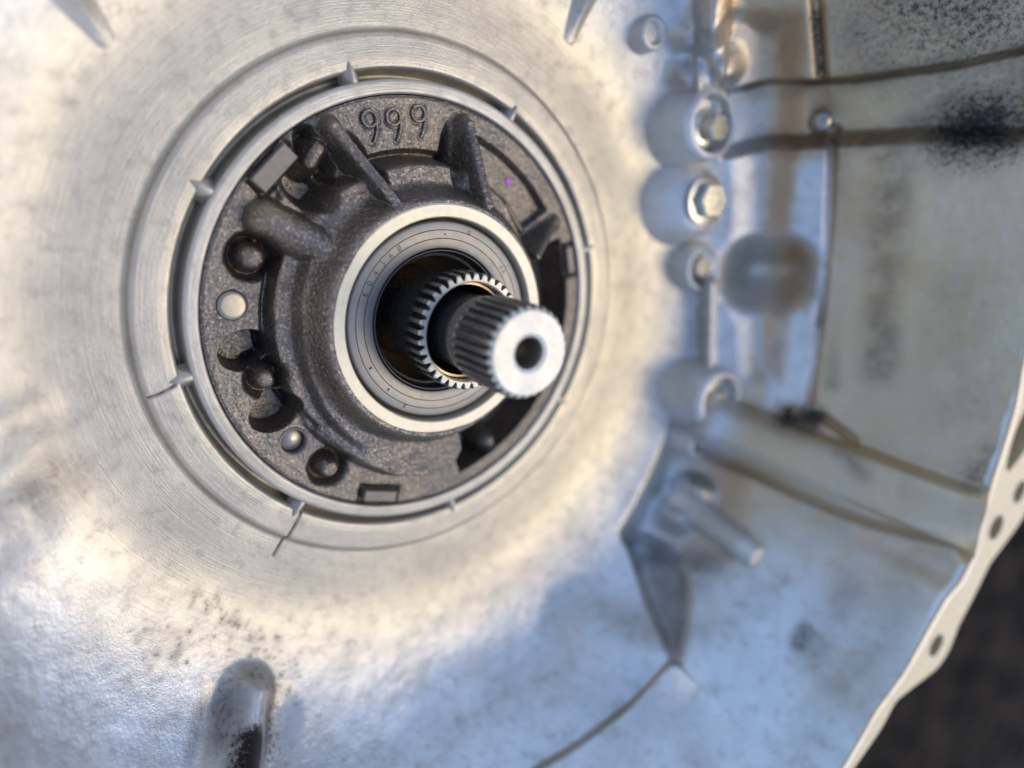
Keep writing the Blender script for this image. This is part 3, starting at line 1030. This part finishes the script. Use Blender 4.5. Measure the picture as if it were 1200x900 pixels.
# ------------------------------------------------------------------ shaft seal
SEAL = thing('shaft_seal', 'grey metal shaft seal with fine rings and stamped code inside the pale collar', 'seal', (0, 0, 5))
zs = 14.9
V, F = lathe([(27.2, 5.2), (27.2, zs - 7.0), (26.5, zs - 6.6), (26.4, zs - 0.5), (26.1, zs - 0.15), (25.6, zs), (20.4, zs), (19.6, zs - 0.3), (19.4, zs - 1.2), (19.4, 6), (27.0, 5.2)], 200)
mesh('casing', V, F, MT['seal'], SEAL, sharp=30)
for rr0 in (24.2, 22.0):
    V, F = lathe([(rr0 + 0.14, zs - 0.05), (rr0 + 0.10, zs + 0.03), (rr0 - 0.10, zs + 0.03), (rr0 - 0.14, zs - 0.05)], 200)
    mesh('scribed_ring', V, F, MT['line'], SEAL)
V, F = lathe([(19.5, zs - 0.5), (19.2, zs - 0.1), (18.9, zs - 0.5), (18.75, zs - 1.1), (18.5, zs - 0.8), (18.25, zs - 1.2), (18.0, zs - 2.6), (17.9, zs - 4.5), (18.6, 8.0), (19.5, 7)], 200)
mesh('lip', V, F, MT['rubber'], SEAL, sharp=50)
V, F = lathe([(18.86 + 0.16 * math.cos(w), zs - 0.62 + 0.16 * math.sin(w)) for w in np.linspace(0, 2 * np.pi, 8)], 160)
mesh('lip_edge', V, F, MT['pad'], SEAL)
# garter spring: fine coil below the lip
n = 150 * 6
w = np.linspace(0, 2 * np.pi, n, endpoint=False)
Pc = np.stack([(17.7 + 0.55 * np.cos(150 * w)) * np.cos(w), (17.7 + 0.55 * np.cos(150 * w)) * np.sin(w), zs - 4.0 + 0.55 * np.sin(150 * w)], -1)
V, F = tube(np.vstack([Pc, Pc[:1]]), 0.17, 5, cap=False)
mesh('garter_spring', V, F, MT['dark'], SEAL)
# stamped code
GL = {'K': [[(0, 0), (0, 2)], [(1, 2), (0, 1), (1, 0)]], '0': [[(0, 0), (1, 0), (1, 2), (0, 2), (0, 0)]], '4': [[(0.8, 0), (0.8, 2), (0, 0.7), (1.1, 0.7)]],
      '3': [[(0, 2), (1, 2), (0.5, 1.1), (1, 0.8), (0.9, 0), (0, 0)]], 'A': [[(0, 0), (0.5, 2), (1, 0)], [(0.2, 0.7), (0.8, 0.7)]], '8': [[(0, 0), (1, 0), (1, 1), (0, 1), (0, 2), (1, 2), (1, 1)], [(0, 1), (0, 0)]],
      'N': [[(0, 0), (0, 2), (1, 0), (1, 2)]], 'B': [[(0, 0), (0, 2), (0.9, 1.6), (0.1, 1), (1, 0.5), (0, 0)]], 'o': [[(0.5 + 0.6 * math.cos(a), 0.8 + 0.6 * math.sin(a)) for a in np.linspace(0, 6.28, 9)]], '*': [[(0, 0.5), (1, 1.5)], [(0, 1.5), (1, 0.5)], [(0.5, 0.2), (0.5, 1.8)]]}
def stamp(ch, a, rr0, s):
    a = math.radians(a)
    for st in GL[ch]:
        Q = []
        for x, y in st:
            u, v = (x - 0.5) * s, (y - 1) * s
            Q.append(((rr0 + v) * math.cos(a) + u * math.sin(a), (rr0 + v) * math.sin(a) - u * math.cos(a), zs + 0.0))
        V, F = tube(Q, 0.11, 5, 0.5)
        yield V, F
def stamps(name, items):
    Vs, Fs, o = [], [], 0
    for it in items:
        for V, F in stamp(*it):
            Vs.append(V)
            Fs += [tuple(i + o for i in f) for f in F]
            o += len(V)
    mesh(name, np.vstack(Vs), Fs, MT['line'], SEAL)
for i, chh in enumerate('K043A8'):
    stamps('stamped_character', [(chh, 158 - i * 7.4, 23.1, 0.72)])
for chh, a, rr0, s in (('N', 36, 23.2, 0.5), ('B', 32.5, 23.2, 0.5), ('o', 70, 24.9, 0.7), ('*', -153, 23.1, 0.6), ('*', -133, 23.1, 0.5), ('8', -117, 24.8, 0.5), ('*', 87, 23.1, 0.3)):
    stamps('stamped_mark', [(chh, a, rr0, s)])

# ------------------------------------------------------------------ stator support tube and input shaft
def loft(rows, n):
    """rows of (z, radii array)"""
    thv = np.linspace(0, 2 * np.pi, n, endpoint=False)
    G_ = np.zeros((len(rows), n, 3))
    for i, (z, rad) in enumerate(rows):
        rad = np.broadcast_to(rad, (n,))
        G_[i, :, 0], G_[i, :, 1], G_[i, :, 2] = rad * np.cos(thv), rad * np.sin(thv), z
    return G_.reshape(-1, 3), grid_faces(len(rows), n)

def teeth(nt, per, r_root, r_out, duty=0.5):
    k = np.arange(nt * per) % per / per
    up = ss(0.5 - duty / 2 - 0.12, 0.5 - duty / 2 + 0.04, k) * ss(0.5 + duty / 2 + 0.12, 0.5 + duty / 2 - 0.04, k)
    return r_root + (r_out - r_root) * up

STAT = thing('stator_support_shaft', 'hollow splined steel tube standing inside the seal round the centre shaft', 'shaft', (0, 0, -30))
NTH, PER = 36, 10
tr = teeth(NTH, PER, 13.2, 15.0, 0.48)
n = NTH * PER
ze = 31.4
V, F = loft([(-30, 12.9), (20.5, 12.9), (22, tr * 0.96), (23, tr), (ze - 0.9, tr), (ze - 0.35, np.minimum(tr, 14.75))], n)
mesh('spline', V, F, MT['dark'], STAT, sharp=35)
V, F = loft([(ze - 0.35, np.minimum(tr, 14.75)), (ze, np.minimum(tr, 14.45)), (ze, 12.9), (ze - 0.3, 12.55)], n)
mesh('end_face', V, F, MT['face'], STAT, sharp=20)
V, F = lathe([(12.55, ze - 0.3), (12.5, ze - 3), (12.3, ze - 3.2), (12.3, -30)], 96)
mesh('inner_bore', V, F, MT['dark'], STAT, sharp=30)
V, F = lathe([(12.28, ze - 3.4), (11.7, ze - 3.4), (11.6, ze - 3.8), (11.6, ze - 14), (12.28, ze - 14)], 96)
mesh('bushing', V, F, MT['bronze'], STAT, sharp=30)

# bearing sleeve deep inside the seal
V, F = lathe([(20.4, 4.6), (19.2, 4.2), (19.0, 3.5), (19.0, -4), (13.3, -4), (13.3, -17), (20.4, -17)], 128)
tag(mesh('bushing_sleeve', V, F, MT['bronze']), 'brown bronze sleeve deep inside the seal behind the splined tube', 'sleeve')

SHAFT = thing('input_shaft', 'splined solid input shaft with a bright drilled end pointing out of the pump', 'shaft', (0, 0, -30))
NT2 = 30
tr2 = teeth(NT2, PER, 9.8, 10.95, 0.5)
n2 = NT2 * PER
z2 = 57.25
V, F = loft([(-30, 9.6), (36.0, 9.6), (36.4, 10.0), (39.5, 10.0), (40.0, 9.7), (41.0, tr2 * 0.99), (41.6, tr2), (z2 - 1.9, tr2), (z2 - 1.0, np.minimum(tr2, 10.5))], n2)
mesh('spline', V, F, MT['dark'], SHAFT, sharp=35)
V, F = loft([(z2 - 1.0, np.minimum(tr2, 10.5)), (z2 - 0.35, np.minimum(tr2, 9.95)), (z2, 9.55), (z2, 4.6), (z2 - 0.5, 3.8)], n2)
o = mesh('end_face', V, F, MT['face'], SHAFT, sharp=20)
V, F = lathe([(3.8, z2 - 0.5), (3.3, z2 - 1.6), (3.2, z2 - 12), (0.01, z2 - 13)], 48)
mesh('centre_hole', V, F, MT['bright'], SHAFT, sharp=40)
